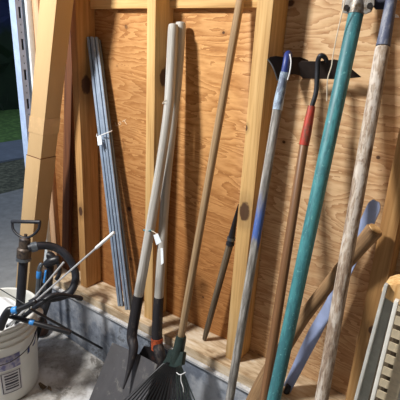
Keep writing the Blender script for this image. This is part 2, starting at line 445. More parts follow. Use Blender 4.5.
# concrete curb under the framed wall
def rail(x0, x1, y0, y1, zb, zt, grain='x'):
    c8 = [(x0, y0, zb(x0)), (x1, y0, zb(x1)), (x1, y1, zb(x1)), (x0, y1, zb(x0)), (x0, y0, zt(x0)), (x1, y0, zt(x1)), (x1, y1, zt(x1)), (x0, y1, zt(x0))]
    return c8, [(p[1], p[2], p[0]) for p in c8]
c8, g = rail(XC - .02, 2.3, -.04, .088, lambda x: 0, lambda x: ztop(x) - .046)
struct(MB().hexa(c8).build('concrete_curb', M['curb'], bevel=.006))
c8, g = rail(XC, 2.3, -.052, .088, lambda x: ztop(x) - .049, lambda x: ztop(x) - .040)
struct(MB().hexa(c8).build('trim_3', M['flashing']))
pl = MB(); c8, g = rail(XC, -.86, -.036, .088, lambda x: ztop(x) - .040, ztop); pl.hexa(c8, 0, g)
c8, g = rail(-.857, 2.3, -.036, .088, lambda x: ztop(x) - .040, ztop); pl.hexa(c8, 0, g)
struct(pl.build('trim_2', M['plate_x'], bevel=.002))
# blocking high on the wall
blk = MB()
struct(blk.box((-1.42, .068, (-1.224, 0.068, 1.508)[2]), (-.62, .0885, 1.66), grain='x').build('trim_4', M['stud'], bevel=.002))
# the wall studs
def stud(bl, br, tl, tr, name, label, mat, kz=0):
    """front face given by the two lower and two upper corners; 89 mm deep"""
    def at(a, b, z): a, b = V(a), V(b); return a + (b - a) * ((z - a.z) / (b.z - a.z))
    l0, l1 = at(bl, tl, ztop(bl[0])), at(bl, tl, 2.6); r0, r1 = at(br, tr, ztop(br[0])), at(br, tr, 2.6)
    D = V((0, .088, 0)); o = MB().hexa([l0, r0, r0 + D, l0 + D, l1, r1, r1 + D, l1 + D]).build(name, mat, bevel=.003)
    struct(o); o['label'] = label; return o
stud((-1.445, 0, 0.326), (-1.4013, 0, 0.3279), (-1.4217, 0, 1.5313), (-1.384, 0, 1.5307), 'wall_stud', 'narrow wooden wall stud with a dark oval knot beside the cardboard box', M['stud_dark'])
stud((-1.0323, 0, 0.3281), (-0.9872, 0, 0.3352), (-1.0267, 0, 1.5139), (-0.9898, 0, 1.5135), 'wall_stud', 'wooden wall stud behind the tops of the two shovel handles', M['stud'])
stud((-0.629, 0, 0.3501), (-0.5789, 0, 0.3609), (-0.6282, 0, 1.5193), (-0.5795, 0, 1.5186), 'wall_stud', 'pale wooden wall stud between the rake handle and the blue painted hoe', M['stud'])
stud((-0.2061, 0, 0.4341), (-0.1551, 0, 0.4603), (-0.2171, 0, 1.1675), (-0.1788, 0, 1.1751), 'wall_stud', 'wooden wall stud behind the pale-topped step stool', M['stud_dark'])
# corner post, brown board and door jamb
bb = MB(); b0, b1 = (-1.6383, 0.055, 0.2391), (-1.5808, 0.075, 0.9272)
bb.bar(ext(b0, b1, .31), ext(b0, b1, 2.2), .05, .02, (1, 0, 0))
tag(bb.build('brown_board', M['brown_board'], bevel=.002), 'dark brown board standing on the sill between cardboard box and wall stud', 'board')
struct(MB().box((XC - .1, .063, 0), (XC + .045, .0885, 2.15)).build('jamb_trim', M['jamb'], bevel=.003))
struct(MB().box((XC - .07, .036, 0), (XC + .004, .0615, 2.15)).build('trim_1', M['white_trim'], bevel=.003))

# garage door track: perforated steel angle
tr = thing('garage_door_track', 'galvanised steel garage door track with punched slots at the open doorway', 'door track', (XC, -.03, .55))
xa = XC - .006; y0, y1, zt0 = -.006, .021, 0
m = MB(); holes = []
z = .615
while z < 2.0: holes += [(z, .044, .0115), (z + .048, .006, .005), (z + .078, .006, .005)]; z += .125
holes.sort(); zc = .55; ym = (y0 + y1) / 2 + .002
for (hz, hh, hw) in holes:
    m.box((xa - .003, y0, zc), (xa, y1, hz - hh / 2))
    m.box((xa - .003, y0, hz - hh / 2), (xa, ym - hw / 2, hz + hh / 2)); m.box((xa - .003, ym + hw / 2, hz - hh / 2), (xa, y1, hz + hh / 2))
    zc = hz + hh / 2
m.box((xa - .003, y0, zc), (xa, y1, 2.12)); m.build('slotted_flange', M['galv'], tr)
MB().box((xa - .044, y0 - .003, .55), (xa, y0, 2.12)).build('side_flange', M['galv'], tr)
MB().box((xa - .044, y1, .55), (xa - .041, y1 + .001, 2.12)).box((xa - .016, y0 + .001, .55), (xa - .012, y1, 2.12)).build('slot_shade', M['slot'], tr)  # dark strips added behind the slots as their inner shade
for zz in (.8, 1.62): MB().box((xa - .028, y1 - .008, zz), (xa - .003, .0355, zz + .04)).build('bracket', M['galv'], tr)

# outdoors
struct(MB().box((-4.72, -8, -.16), (-3.68, 12, -.02)).build('gravel_ground', M['gravel']))
struct(MB().box((-5.6, -8, -.18), (-4.72, 16, .0)).build('road', M['road']))
struct(MB().box((-9.5, -8, -.2), (-5.6, 22, .0)).build('lawn', M['grass']))
fol = MB()
for i in range(900):
    yy = random.uniform(-2, 16); c = V((-7.9 + random.gauss(0, .3), yy, random.uniform(0, 3.4)))
    a = V((random.gauss(0, 1), random.gauss(0, 1), random.gauss(0, 1))).normalized() * random.uniform(.1, .25)
    b_ = V((random.gauss(0, 1), random.gauss(0, 1), random.gauss(0, 1))).normalized() * random.uniform(.1, .22)
    vs = [c - a, c + b_ * .7, c + a, c - b_ * .7]; fol.add(vs, vs, [(0, 1, 2, 3)])
fol.box((-8.4, -2, 0), (-8.1, 16, 3.0))
o = fol.build('foliage', M['leaf'], smooth=False); tag(o, 'dark night-time hedge foliage beyond the lawn outside', 'foliage', kind='stuff')

# ------------------------------------------------------------------ cardboard box
A0 = V((-1.7005, -0.1703, 0)); A1 = V((-1.3341, -0.115, 1.518)); wx, wy = .098, .07
A0 = V((A0.x, -.135, 0)); 
# keep the front arris on its line
A0 = V(((-1.7678, -0.135, -0.0557)[0], -.135, (-1.7678, -0.135, -0.0557)[2])); A0 = ext(A0, A1, .0); A2 = ext(A0, A1, 1.82)
bx = thing('cardboard_box', 'tall narrow brown cardboard box leaning beside the open doorway', 'cardboard box', A0 + V((-wx / 2, wy / 2, 0)))
X, Y = V((-wx, 0, 0)), V((0, wy, 0))
def ring(p, e=0): return [p + V((e, -e, 0)), p + Y + V((e, e, 0)), p + X + Y + V((-e, e, 0)), p + X + V((-e, -e, 0))]
m = MB(); m.hexa(ring(A0) + ring(A2), 0, [(0, 0, 0), (.1, 0, 0), (.1, .1, 0), (0, .1, 0), (0, 0, 1.8), (.1, 0, 1.8), (.1, .1, 1.8), (0, .1, 1.8)])
m.build('carton_body', M['card'], bx, bevel=.004)
za = (-1.4592, -0.13, 1.0383)[2]; zb = (-1.4375, -0.13, 1.1034)[2]
p0, p1 = ext(A0, A2, za), ext(A0, A2, zb); m = MB(); m.hexa(ring(p0, .0012) + ring(p1, .0012)); lab(m.build('tape_band', M['tape'], bx), 'shiny clear packing tape wrapped round the box')
p0, p1 = ext(A0, A2, za - .10), ext(A0, A2, za - .103); MB().hexa(ring(p0, .0016) + ring(p1, .0016)).build('flap_edge', M['brown_board'], bx)
p0, p1 = ext(A0, A2, .0), ext(A0, A2, za - .101); MB().hexa(ring(p0, .0022) + ring(p1, .0022)).build('sleeve', M['card'], bx, bevel=.004)

# ------------------------------------------------------------------ bucket
BC = V((-1.475, -.385, 0)); HB = .37
bk = thing('bucket', 'white plastic bucket full of tools on the concrete floor', 'bucket', BC)
prof = [(.0, .004), (.122, .004), (.127, 0), (.131, .006)]
def br(z): return .130 + .018 * z / HB
prof += [(br(.1), .1), (br(.27), .27)]
for k in range(3):
    z = .275 + k * .03; prof += [(br(z), z), (br(z) + .007, z + .003), (br(z) + .007, z + .009), (br(z), z + .012)]
prof += [(br(.362), .358), (.158, .36), (.159, .368), (.156, .372), (.146, .371), (.143, .36), (.125, .02), (0, .018)]
MB().lathe(prof, BC, 72).build('tub', M['bucket'], bk, angle=30)
def patch(a0, a1, z0, z1, off, name, mat, par, seg=14):
    a0, a1 = math.radians(a0), math.radians(a1)
    m = MB(); m.lathe([(br(z0) + off, z0), (br(z1) + off, z1)], BC, seg, a0=a0, a1=a1)
    return m.build(name, mat, par)
lb = patch(-34, 0, .055, .165, .0012, 'label', M['panel'], bk)
for z0, z1, a, b_ in ((.058, .061, -32, -2), (.158, .161, -32, -2), (.075, .083, -27, -6), (.089, .094, -27, -6), (.1, .11, -27, -6), (.116, .121, -27, -6), (.127, .136, -27, -6), (.142, .149, -27, -6)):
    patch(a, b_, z0, z1, .002, 'printed_line', M['ink'], lb)
patch(-32, -30.5, .061, .158, .002, 'printed_line', M['ink'], lb); patch(-3.5, -2, .061, .158, .002, 'printed_line', M['ink'], lb)
patch(-62, 0, .175, .24, .0012, 'printed_picture', M['pic'], bk)
m = MB()
vs = []
for (a, z) in ((14, .2), (15, .232), (38, .262), (50, .275), (49, .25), (34, .215)):
    t_ = math.radians(a); r_ = br(z) + .0016; vs.append((BC.x + r_ * math.cos(t_), BC.y + r_ * math.sin(t_), z))
m.add(vs, vs, [tuple(range(6))]); lab(m.build('brand_stripe', M['navy'], bk), 'dark blue printed stripe on the bucket')
a_ = math.radians(56); ear = V((BC.x + .155 * math.cos(a_), BC.y + .155 * math.sin(a_), .325))
e = MB(); e.ball(ear, .019, 12, sc=(1, 1, 1.1)); e.build('ear', M['whitetip'], bk)
hp = [ear + V((.012 * math.cos(a_), .012 * math.sin(a_), -.01))]
for a, z in ((40, .285), (18, .245), (-4, .225), (-26, .215), (-48, .225), (-72, .26), (-95, .3), (-124, .325)):
    t_ = math.radians(a); r_ = br(z) + .010; hp.append(V((BC.x + r_ * math.cos(t_), BC.y + r_ * math.sin(t_), z)))
MB().tube(hp, .0019, 6, 6).build('bail_handle', M['bolt'], bk)

# ------------------------------------------------------------------ hand pump standing in the bucket
yp = -.36
pp = thing('hand_pump', 'black hand pump with D-shaped handle and hose standing in white bucket', 'hand pump', (BC.x + .06, BC.y + .02, .02))
head = V((-1.4171, -0.2717, 0.6288)); bot = V((-1.4201, -0.3337, 0.2667)); base = ext(head, bot, .20)
ax = (head - base).normalized()
MB().capped([base, mixp(base, head, .5), head - ax * .01], .0178, 18).build('barrel', M['rubber'], pp)
m = MB(); m.tube([head - ax * .052, head - ax * .045, head - ax * .04, head - ax * .012, head - ax * .006, head + ax * .03, head + ax * .036], [.024, .027, .0275, .0275, .022, .021, .015], 18)
m.build('pump_head', M['pumpmetal'], pp)
MB().tube([head - ax * .06, head - ax * .048], .0285, 18).build('collar', M['clamp'], pp)
sp = V((-1.4164, -0.265, 0.657)); MB().tube([head + ax * .03, sp + ax * .02], .0065, 10).build('pump_rod', M['pumpmetal'], pp)
cl, cr = (-1.4813, -0.2787, 0.7161), (-1.3651, -0.2262, 0.7325)
hd = MB(); hd.capped([cl, mixp(cl, cr, .5), cr], .0072, 12)
hd.tube([(-1.4798, -0.2775, 0.7162), (-1.4694, -0.2824, 0.6889), (-1.4436, -0.2788, 0.6701), (-1.4131, -0.2665, 0.6629), (-1.3842, -0.2509, 0.6798), (-1.3688, -0.2349, 0.7047), (-1.3667, -0.2273, 0.7324)], .0052, 10, 5)
hd.build('handle', M['rubber'], pp)
hs = [(-1.3969, -0.2655, 0.6248), (-1.3839, -0.2474, 0.6291), (-1.37, -0.2127, 0.6254), (-1.3488, -0.1784, 0.6089), (-1.3135, -0.1544, 0.5762), (-1.2865, -0.144, 0.5271), (-1.2696, -0.1524, 0.4818), (-1.2657, -0.1796, 0.4447), (-1.2789, -0.2091, 0.4299), (-1.2902, -0.2427, 0.4322), (-1.2971, -0.2818, 0.4441), (-1.3039, -0.3118, 0.4471), (-1.3112, -0.3331, 0.4411)]
MB().tube(hs, .0158, 14, 6).build('hose', M['rubber'], pp)
MB().tube([(-1.392, -0.2598, 0.6265), (-1.3821, -0.2399, 0.6282)], .020, 14).build('hose_clamp', M['clamp'], pp)

# ------------------------------------------------------------------ tools in the bucket
def rod(name, label, cat, pts, rads, mat, sub=1, group=None, seg=10, extra=()):
    r = thing(name, label, cat, pts[0], group)
    MB().capped(pts, rads, seg, sub).build('shaft', mat, r)
    for nm, a, b_, rr, mt, lb_ in extra:
        o = MB().capped([a, mixp(a, b_, .5), b_], rr, seg).build(nm, mt, r)
        if lb_: lab(o, lb_)
    return r
g0 = 'tools standing in the white bucket'
qb, q1 = V((-1.4488, -0.385, 0.2577)), V((-1.2629, -0.2045, 0.588)); q0 = mixp(qb, q1, .44)
rod('metal_rod', 'short silver rod with rounded tip slanting out of the bucket', 'rod', [qb, q0, q1], .0042, M['silver'], group=g0)
qb, q1 = V((-1.3963, -0.3852, 0.3325)), V((-0.9691, -0.206, 0.8094)); q0 = mixp(qb, q1, .24)
rod('metal_rod', 'long thin silver rod with white tip slanting from bucket to steel channels', 'rod', [qb, q0, q1], .0034, M['silver'], group=g0,
    extra=[('white_tip', mixp(q0, q1, .80), mixp(q0, q1, .995), .0056, M['whitetip'], 'thicker white end')])
q0, q1 = V((-1.5667, -0.1551, 0.2563)), V((-1.5615, -0.1309, 0.4165)); ct = mixp(q0, q1, .68); cb = mixp(q0, q1, .92)
rod('tube_wand', 'grey tube with bright blue collar standing upright beside the pump barrel', 'wand', [ext(q1, q0, .012), q0, q1, V((-1.558, -0.1185, 0.4383))], .0105, M['clamp'], group=g0,
    extra=[('blue_collar', ct, cb, .0125, M['blue'], 'bright blue collar')])
q0, q1 = V((-1.2455, -0.3496, 0.4445)), V((-1.2472, -0.049, 0.0869))
rod('black_rod', 'long thin black rod reaching from bucket rim down to the floor by the curb', 'rod', [q0 + (q0 - q1) * .08, q0, q1], .0052, M['black'], group=g0)
q0, q1 = V((-1.344, -0.4131, 0.419)), V((-1.1304, -0.2859, 0.3716))
rod('black_rod', 'thick black rod with blue ring sticking out over the bucket rim', 'rod', [q0, mixp(q0, q1, .4), q1], .0095, M['black'], group=g0,
    extra=[('blue_ring', mixp(q0, q1, .36), mixp(q0, q1, .44), .0115, M['blue'], 'bright blue ring')])
q0, q1 = V((-1.5046, -0.3461, 0.432)), V((-1.3399, -0.3261, 0.4154))
rod('thin_wire', 'thin dark wire crossing the open top of the bucket', 'wire', [q0 + (q0 - q1) * .4, q0, q1], .0022, M['black'], group=g0)
# curved black grip with a blue tip lying on the rim
cg = thing('curved_grip', 'curved black tool grip with blue tip lying over the near bucket rim', 'tool grip', (-1.3129, -0.4441, 0.4027), g0)
MB().capped([V((-1.318, -0.4543, 0.3885)), V((-1.3172, -0.4346, 0.4303)), V((-1.3099, -0.4164, 0.4586)), V((-1.292, -0.4036, 0.458)), V((-1.269, -0.3807, 0.4717)), V((-1.2395, -0.3488, 0.4944))], [.013, .015, .013, .011, .010, .010], 12, 5).build('shaft', M['black'], cg)
q0, q1 = V((-1.2994, -0.4129, 0.4582)), V((-1.2831, -0.3986, 0.4634)); lab(MB().capped([q0, mixp(q0, q1, .5), q1], .0135, 12).build('blue_tip', M['blue'], cg), 'bright blue tip')
# black trigger head against the box
sg = thing('spray_trigger', 'black spray trigger head with blue detail standing behind the silver rods', 'spray trigger', (-1.4849, -0.1282, 0.3004), g0)
b0 = V((-1.5083, -0.1363, 0.2621)); b1 = V((-1.5107, -0.1029, 0.4547))
MB().capped([V((-1.5462, -0.2223, 0.014)), b0, b1], [.013, .014, .015], 12).build('stem', M['black'], sg)
m = MB(); m.capped([V((-1.5196, -0.1285, 0.4416)), V((-1.5002, -0.1042, 0.4642)), V((-1.474, -0.0804, 0.4743))], [.018, .023, .017], 12, 4); m.capped([V((-1.5246, -0.111, 0.4881)), V((-1.5093, -0.1013, 0.4848)), V((-1.492, -0.0999, 0.4604))], .018, 12, 3); m.build('spray_head', M['black'], sg)
MB().capped([V((-1.4778, -0.0891, 0.4613)), V((-1.4597, -0.0948, 0.4199)), V((-1.465, -0.1144, 0.3856))], .009, 10, 4).build('trigger', M['black'], sg)
q0, q1 = V((-1.5044, -0.15, 0.3703)), V((-1.5116, -0.1303, 0.4251)); MB().capped([q0, mixp(q0, q1, .5), q1], .005, 10).build('blue_detail', M['blue'], sg)
# black nozzle pointing right, out of the bucket
nz = thing('nozzle_wand', 'black wand with bulbous nozzle pointing from bucket toward the curb', 'wand', (-1.2799, -0.311, 0.4395), g0)
MB().capped([V((-1.2977, -0.3691, 0.4127)), V((-1.2549, -0.3209, 0.4647)), V((-1.2441, -0.2797, 0.4798)), V((-1.2304, -0.2453, 0.4756)), V((-1.2149, -0.1849, 0.4389))], [.008, .010, .012, .008, .006], 12, 4).build('shaft', M['black'], nz)
MB().capped([V((-1.229, -0.1929, 0.4437)), V((-1.2258, -0.1724, 0.4257)), V((-1.2208, -0.1597, 0.4168))], [.007, .011, .009], 12, 3).build('nozzle', M['black'], nz)
# rusty bottle-like block on the rim
rb = MB(); q0 = V((-1.6326, -0.1081, 0.004)); q1 = q0 + V((-.02, .0, .10)); rb.capped([q0, mixp(q0, q1, .5), q1], [.036, .036, .03], 16)
tag(rb.build('rusty_canister', M['rust_brown']), 'rusty brown canister wedged between bucket and curb', 'canister')
# white disc with holes inside the bucket
dc = MB(); c0 = V((BC.x - .05, BC.y + .02, .28)); N = 36
n_ = V((.55, -.45, .7)).normalized(); u_ = n_.cross(V((0, 0, 1))).normalized(); v_ = n_.cross(u_)
dc.slab([c0 + (u_ * math.cos(2 * math.pi * k / N) + v_ * math.sin(2 * math.pi * k / N)) * .098 for k in range(N)], .004)
ds = dc.build('plastic_disc', M['whitetip']); tag(ds, 'pale plastic disc with dark holes leaning inside the bucket', 'plastic disc', g0)
for a, rr in ((.3, .055), (1.4, .06), (2.6, .055), (3.8, .06), (5.1, .055)):
    c = c0 + (u_ * math.cos(a) + v_ * math.sin(a)) * rr + n_ * .0035; h = MB()
    h.slab([c + (u_ * math.cos(2 * math.pi * k / 18) + v_ * math.sin(2 * math.pi * k / 18)) * .012 for k in range(18)], .002); h.build('hole', M['slot'], ds)

# ------------------------------------------------------------------ steel channels tied together
ends = [((90.3, 37), (120.6, 303), 'steel_channel', 'grey steel channel nearest the cardboard box in the tied bundle', .0),
        ((95.2, 37.5), (127.2, 305), 'steel_channel', 'grey steel channel in the middle of the tied bundle', .002),
        ((98.0, 40), (131.0, 303), 'steel_channel', 'grey steel channel farthest from the cardboard box in the tied bundle', .018)]
TOPS = [((-1.3758, 0.055, 1.4084), (-1.1725, 0, 0.3382)), ((-1.3475, 0.055, 1.4075), (-1.1292, 0, 0.3477)), ((-1.3557, 0.072, 1.3991), (-1.1338, 0.022, 0.3444))]
for (t0, t1), (_, _, nm, lb_, _) in zip(TOPS, ends):
    a, b_ = V(t1), V(t0); a = ext(b_, a, ztop(a.x) + .001); d = (b_ - a).normalized()
    u = V((.87, .5, 0)); u = (u - d * u.dot(d)).normalized(); n = d.cross(u); n = n if n.y < 0 else -n
    th = thing(nm, lb_, 'steel channel', a, 'tied grey steel channels')
    wv = .0228; o1 = MB()
    for sx in (-1, 1): o1.bar(a + u * sx * wv * .28 + n * .004, b_ + u * sx * wv * .28 + n * .004, wv * .42, .010, u)
    o1.build('flange', M['channel'], th, bevel=.0015)
    MB().bar(a - n * .004, b_ - n * .004, wv, .003, u).build('web', M['channel_in'], th)
ct = thing('cable_tie', 'white cable tie with paper tag round the grey steel channels', 'cable tie', (-1.2782, 0.02, 1.056))
T0, T1, T2, T3 = V((-1.3109, 0.018, 1.041)), V((-1.2653, 0.014, 1.0589)), V((-1.2458, 0.03, 1.0697)), V((-1.3053, 0.08, 1.0643))
MB().tube([V((-1.3625, 0.06, 1.0372)), T0, T1, T2, V((-1.254, 0.045, 1.0705))], .0018, 8, 4).build('strap', M['whitetip'], ct)
MB().slab([(-1.3013, 0.01, 1.0417), (-1.2773, 0.01, 1.0496), (-1.267, 0.004, 1.0186), (-1.291, 0.004, 1.0104)], .0012).build('tag', M['paper'], ct)
# chalk marks on the plywood
ck = thing('chalk_mark', 'faint pale chalk scribble reading LOT on the plywood beside the steel channels', 'chalk mark', (-1.2552, 0.0885, 1.0989))
yc = .0882
def ch(pts): MB().tube([V(p) for p in pts], .0011, 6, 1).build('chalk_stroke', M['chalk'], ck)
ch([(-1.284, 0.0882, 1.0928), (-1.2768, 0.0882, 1.0798), (-1.2668, 0.0882, 1.0841)])
ch([(-1.2583, 0.0882, 1.0985), (-1.2631, 0.0882, 1.0914), (-1.2563, 0.0882, 1.0869), (-1.2493, 0.0882, 1.0934), (-1.2537, 0.0882, 1.0991), (-1.2583, 0.0882, 1.0985)])
ch([(-1.2422, 0.0882, 1.1024), (-1.2217, 0.0882, 1.1131)]); ch([(-1.2319, 0.0882, 1.1078), (-1.2175, 0.0882, 1.095)])

# ------------------------------------------------------------------ square-bladed shovel
sa = thing('square_shovel', 'shovel with wide square blade and grey wooden handle, twine and tag tied on', 'shovel', (-1.0, -.28, 0))
h = [(-0.9354, 0.024, 1.4583), (-0.9242, 0.004, 1.2906), (-0.9194, -0.014, 1.1647), (-0.939, -0.045, 0.8873), (-0.977, -0.09, 0.4897)]
MB().capped(h, [.0165, .0172, .0165, .016, .0165, .018, .019], 18, 5, rd=.8).build('handle', M['shovel_wood'], sa)
MB().tube([(-0.9759, -0.088, 0.5068), (-0.9808, -0.105, 0.4106), (-0.9754, -0.125, 0.3419), (-0.9449, -0.146, 0.3105), (-0.9276, -0.184, 0.2569), (-0.909, -0.235, 0.2067)], [.0205, .021, .0205, .020, .016, .009, .003], 18, 5).build('socket', M['sock'], sa)
TL, TR = V((-1.0606, -0.135, 0.2699)), V((-0.8198, -0.135, 0.3)); BL = V((-1.059, -0.27, 0.0829)); BL = ext(TL, BL, .012)
BR = TR + (BL - TL) * 1.02 + V((.015, 0, 0)); BR.z = .012
rows = []
for i in range(13):
    s = i / 12; r = []
    for j in range(17):
        q = j / 16; p = mixp(mixp(TL, TR, q), mixp(BL, BR, q), s)
        nrm_ = (TR - TL).cross(BL - TL).normalized(); nrm_ = nrm_ if nrm_.y < 0 else -nrm_
        dish = .022 * (abs(2 * q - 1) ** 2.2) * (.25 + .75 * (1 - s))       # turned-up sides, flatter at the lip
        rid = .010 * math.exp(-((q - .42) / .07) ** 2) * max(0, 1 - s * 1.4)
        r.append(p + nrm_ * (dish + rid - .006))
    rows.append(r)
MB().sheet(rows, .0028).build('blade', M['blade'], sa, angle=50)
st = MB().tube([(-0.9825, -0.055, 0.7624), (-0.9522, -0.07, 0.773), (-0.9348, -0.068, 0.7801), (-0.94, -0.05, 0.776)], .0032, 8, 4).build('twine', M['teal_string'], sa)
MB().tube([(-0.9348, -0.068, 0.7801), (-0.9167, -0.072, 0.781), (-0.8997, -0.075, 0.7798)], .0012, 6, 3).build('tag_thread', M['twine'], st)
MB().slab([(-0.9161, -0.075, 0.7707), (-0.8934, -0.078, 0.7851), (-0.8725, -0.082, 0.7607), (-0.899, -0.078, 0.7388)], .0012).build('paper_tag', M['paper'], st)
MB().tube([(-0.9157, -0.025, 1.2177), (-0.9217, -0.027, 1.2218), (-0.9329, -0.023, 1.2155), (-0.9263, -0.023, 1.2258), (-0.9161, -0.025, 1.2302)], .0011, 6, 3).build('thread_loop', M['twine'], sa)

# round-pointed shovel behind it
sb = thing('round_shovel', 'second shovel behind, rust-ringed black socket and grey wooden handle with sticker', 'shovel', (-.86, -.16, 0))
MB().capped([(-0.9339, 0.058, 1.4664), (-0.9313, 0.045, 1.2888), (-0.9354, 0.025, 1.0899), (-0.9322, 0, 0.8772), (-0.8998, -0.06, 0.5045)], [.0175, .0172, .0165, .016, .0165, .0175], 18, 5, rd=.8).build('handle', M['shovel_wood'], sb)
MB().tube([(-0.9009, -0.058, 0.516), (-0.8931, -0.072, 0.4255), (-0.8806, -0.086, 0.3446), (-0.8518, -0.1, 0.309), (-0.8318, -0.11, 0.2713)], [.019, .020, .021, .021, .014], 18, 5).build('socket', M['sock'], sb)
MB().tube([(-0.8827, -0.084, 0.3561), (-0.8749, -0.091, 0.3137)], .0225, 18).build('rust_ring', M['sock_rust'], sb)
c0 = V((-0.8596, -0.085, 0.2808)); rows = []
for i in range(11):
    s = i / 10; w_ = (.098 * min(1, .72 + .9 * s)) * math.sqrt(max(.0, 1 - max(0, s - .45) ** 2 / .303)) + .002; r = []
    for j in range(13):
        q = j / 12 * 2 - 1; r.append(V((c0.x + q * w_ - .01 + s * -.012, c0.y - .075 * s - .02 * q * q + .012, c0.z + .012 - .27 * s)))
    rows.append(r)
MB().sheet(rows, .0028).build('blade', M['blade2'], sb, angle=50)
q0 = V((-0.9023, -0.052, 0.7003)); q1 = V((-0.8875, -0.056, 0.6549))
MB().slab([(-0.904, -0.05, 0.7149), (-0.8927, -0.05, 0.7188), (-0.8812, -0.058, 0.6662), (-0.8933, -0.058, 0.6535)], .001).build('sticker', M['paper'], sb)

# ------------------------------------------------------------------ leaf rake
rk = thing('leaf_rake', 'leaf rake with long tan handle and dark green socket on fanned tines', 'rake', (-.73, -.35, 0))
H0, H1 = V((-0.7093, 0.05, 1.5411)), V((-0.726, -0.14, 0.4634))
MB().capped([ext(H1, H0, 1.62), mixp(H0, H1, .35), mixp(H0, H1, .7), H1], .0125, 16).build('handle', M['rake_wood'], rk)
m = MB(); m.tube([(-0.7249, -0.138, 0.4792), (-0.7249, -0.14, 0.4681), (-0.7265, -0.148, 0.4267), (-0.7296, -0.158, 0.3809)], [.0165, .0185, .0195, .021], 16, 3)
m.build('socket', M['rake_green'], rk)
MB().slab([(-0.7602, -0.15, 0.4137), (-0.6969, -0.15, 0.4359), (-0.6885, -0.166, 0.3974), (-0.7121, -0.176, 0.38), (-0.7787, -0.166, 0.3494), (-0.768, -0.158, 0.3761)], .018).build('head_bridge', M['rake_green'], rk, bevel=.004)
apex = V((-0.7355, -0.15, 0.4146)); N0 = 20
lt2 = apex + (V((-0.8135, -0.305, 0.2817)) - apex) * 1.75; rt2 = apex + (V((-0.6749, -0.1, 0.2027)) - apex) * 1.75
def fan(q, s):
    e_ = mixp(lt2, rt2, q); d = e_ - apex; bow = .03 * (1 - (2 * q - 1) ** 2)
    d = d * (1 + bow * 2); nn = V((0, -1, .35)).normalized()
    return apex + d * s + nn * (.03 * s * (1 - s))
m = MB(); rows = [[fan(q / 12, s) for q in range(1, 12)] for s in (.12, .16, .2, .24)]
m.sheet(rows, .003); m.build('fan_plate', M['tine'], rk, angle=50)
for k in range(N0):
    q = k / (N0 - 1); mt = M['tine_green'] if q > .70 else M['tine']
    pts = [fan(q, s) for s in (.14, .3, .5, .7, .9, 1.0)]
    pts.append(pts[-1] + V((0, .012, -.03)))
    MB().tube(pts, .0027, 6, 2, flat=.7).build('tine', mt, rk)
tw = MB(); tw.tube([(-0.6542, -0.245, 0.442), (-0.6425, -0.247, 0.443), (-0.6328, -0.247, 0.4489), (-0.6193, -0.245, 0.464)], .0013, 6, 4)
tw.tube([(-0.6347, -0.247, 0.4477), (-0.6274, -0.255, 0.4323), (-0.6148, -0.26, 0.4204), (-0.6101, -0.262, 0.4054)], .0013, 6, 4)
tw.build('twist_tie', M['whitetip'], rk)

# ------------------------------------------------------------------ dark spike leaning in the stud bay
sk = thing('old_spike', 'dark pointed spike with ringed collar on weathered shaft standing on the sill', 'spike', (-0.7532, 0.03, 0.322))
q0, q1 = V((-0.7506, 0.03, 0.3187)), V((-0.6744, 0.045, 0.7778)); q0 = ext(q1, q0, ztop(q0.x) + .004)
MB().capped([q0, mixp(q0, q1, .1), mixp(q0, q1, .5), q1], [.008, .0105, .0115, .012], 12).build('shaft', M['spike_wood'], sk)
t1 = V((-0.6622, 0.055, 0.9199)); MB().tube([mixp(q1, t1, -.12), mixp(q1, t1, .15), mixp(q1, t1, .6), t1], [.0105, .0115, .007, .001], 12).build('spike_point', M['hoe_neck'], sk)
for k in (-.05, .08): MB().tube([mixp(q1, t1, k), mixp(q1, t1, k + .07)], .0145, 14).build('collar_ring', M['clamp'] if k > 0 else M['hoe_neck'], sk)

# ------------------------------------------------------------------ hoes
h1 = thing('garden_hoe', 'garden hoe with grey handle, patches of blue paint and pale ferrule', 'hoe', (-.49, -.34, 0))
a0, a1 = V((-0.5231, -0.02, 1.2638)), V((-0.4722, -0.22, 0.4318)); bt = ext(a0, a1, .0)
L_ = (a0 - bt).length
def zfrac(p): return (V(p) - bt).length
HZ = (zfrac(mixp(a0, a1, .43)) if False else (V((-0.5049, -0.115, 0.8803)) - bt).length, (V((-0.5106, -0.08, 1.0212)) - bt).length)
M['hoe_handle'] = hoe_handle()
MB().capped([bt, mixp(bt, a0, .3), mixp(bt, a0, .6), a0], .0125, 16).build('handle', M['hoe_handle'], h1)
MB().tube([(-0.5217, -0.024, 1.2485), (-0.5231, -0.018, 1.2742), (-0.5223, -0.012, 1.3128), (-0.5211, -0.008, 1.3457)], [.0132, .0135, .0118, .0105], 16, 3).build('ferrule', M['hoe_ferrule'], h1)
MB().tube([(-0.5211, -0.009, 1.3407), (-0.522, -0.004, 1.3681), (-0.5274, 0.01, 1.389), (-0.5313, 0.03, 1.3891), (-0.5381, 0.045, 1.3749)], [.0095, .009, .0085, .0075, .006], 14, 5).build('neck', M['blue_paint'], h1)
MB().tube([(-0.5162, 0, 1.3907), (-0.5083, -0.004, 1.3715), (-0.505, -0.012, 1.3445), (-0.5073, -0.014, 1.3269)], .0016, 6, 4).build('wire_loop', M['whitetip'], h1)
MB().slab([(-0.5752, -0.006, 1.3737), (-0.5726, 0, 1.3802), (-0.5629, 0.015, 1.3835), (-0.5405, 0.03, 1.381), (-0.5118, 0.055, 1.3842), (-0.4909, 0.062, 1.3778), (-0.4892, 0.07, 1.3625), (-0.4966, 0.08, 1.3436), (-0.5161, 0.08, 1.3354), (-0.5376, 0.06, 1.3408), (-0.5492, 0.03, 1.3339), (-0.5487, 0.012, 1.3212), (-0.557, 0, 1.3506)], .0024).build('blade', M['hoe_dark'], h1)
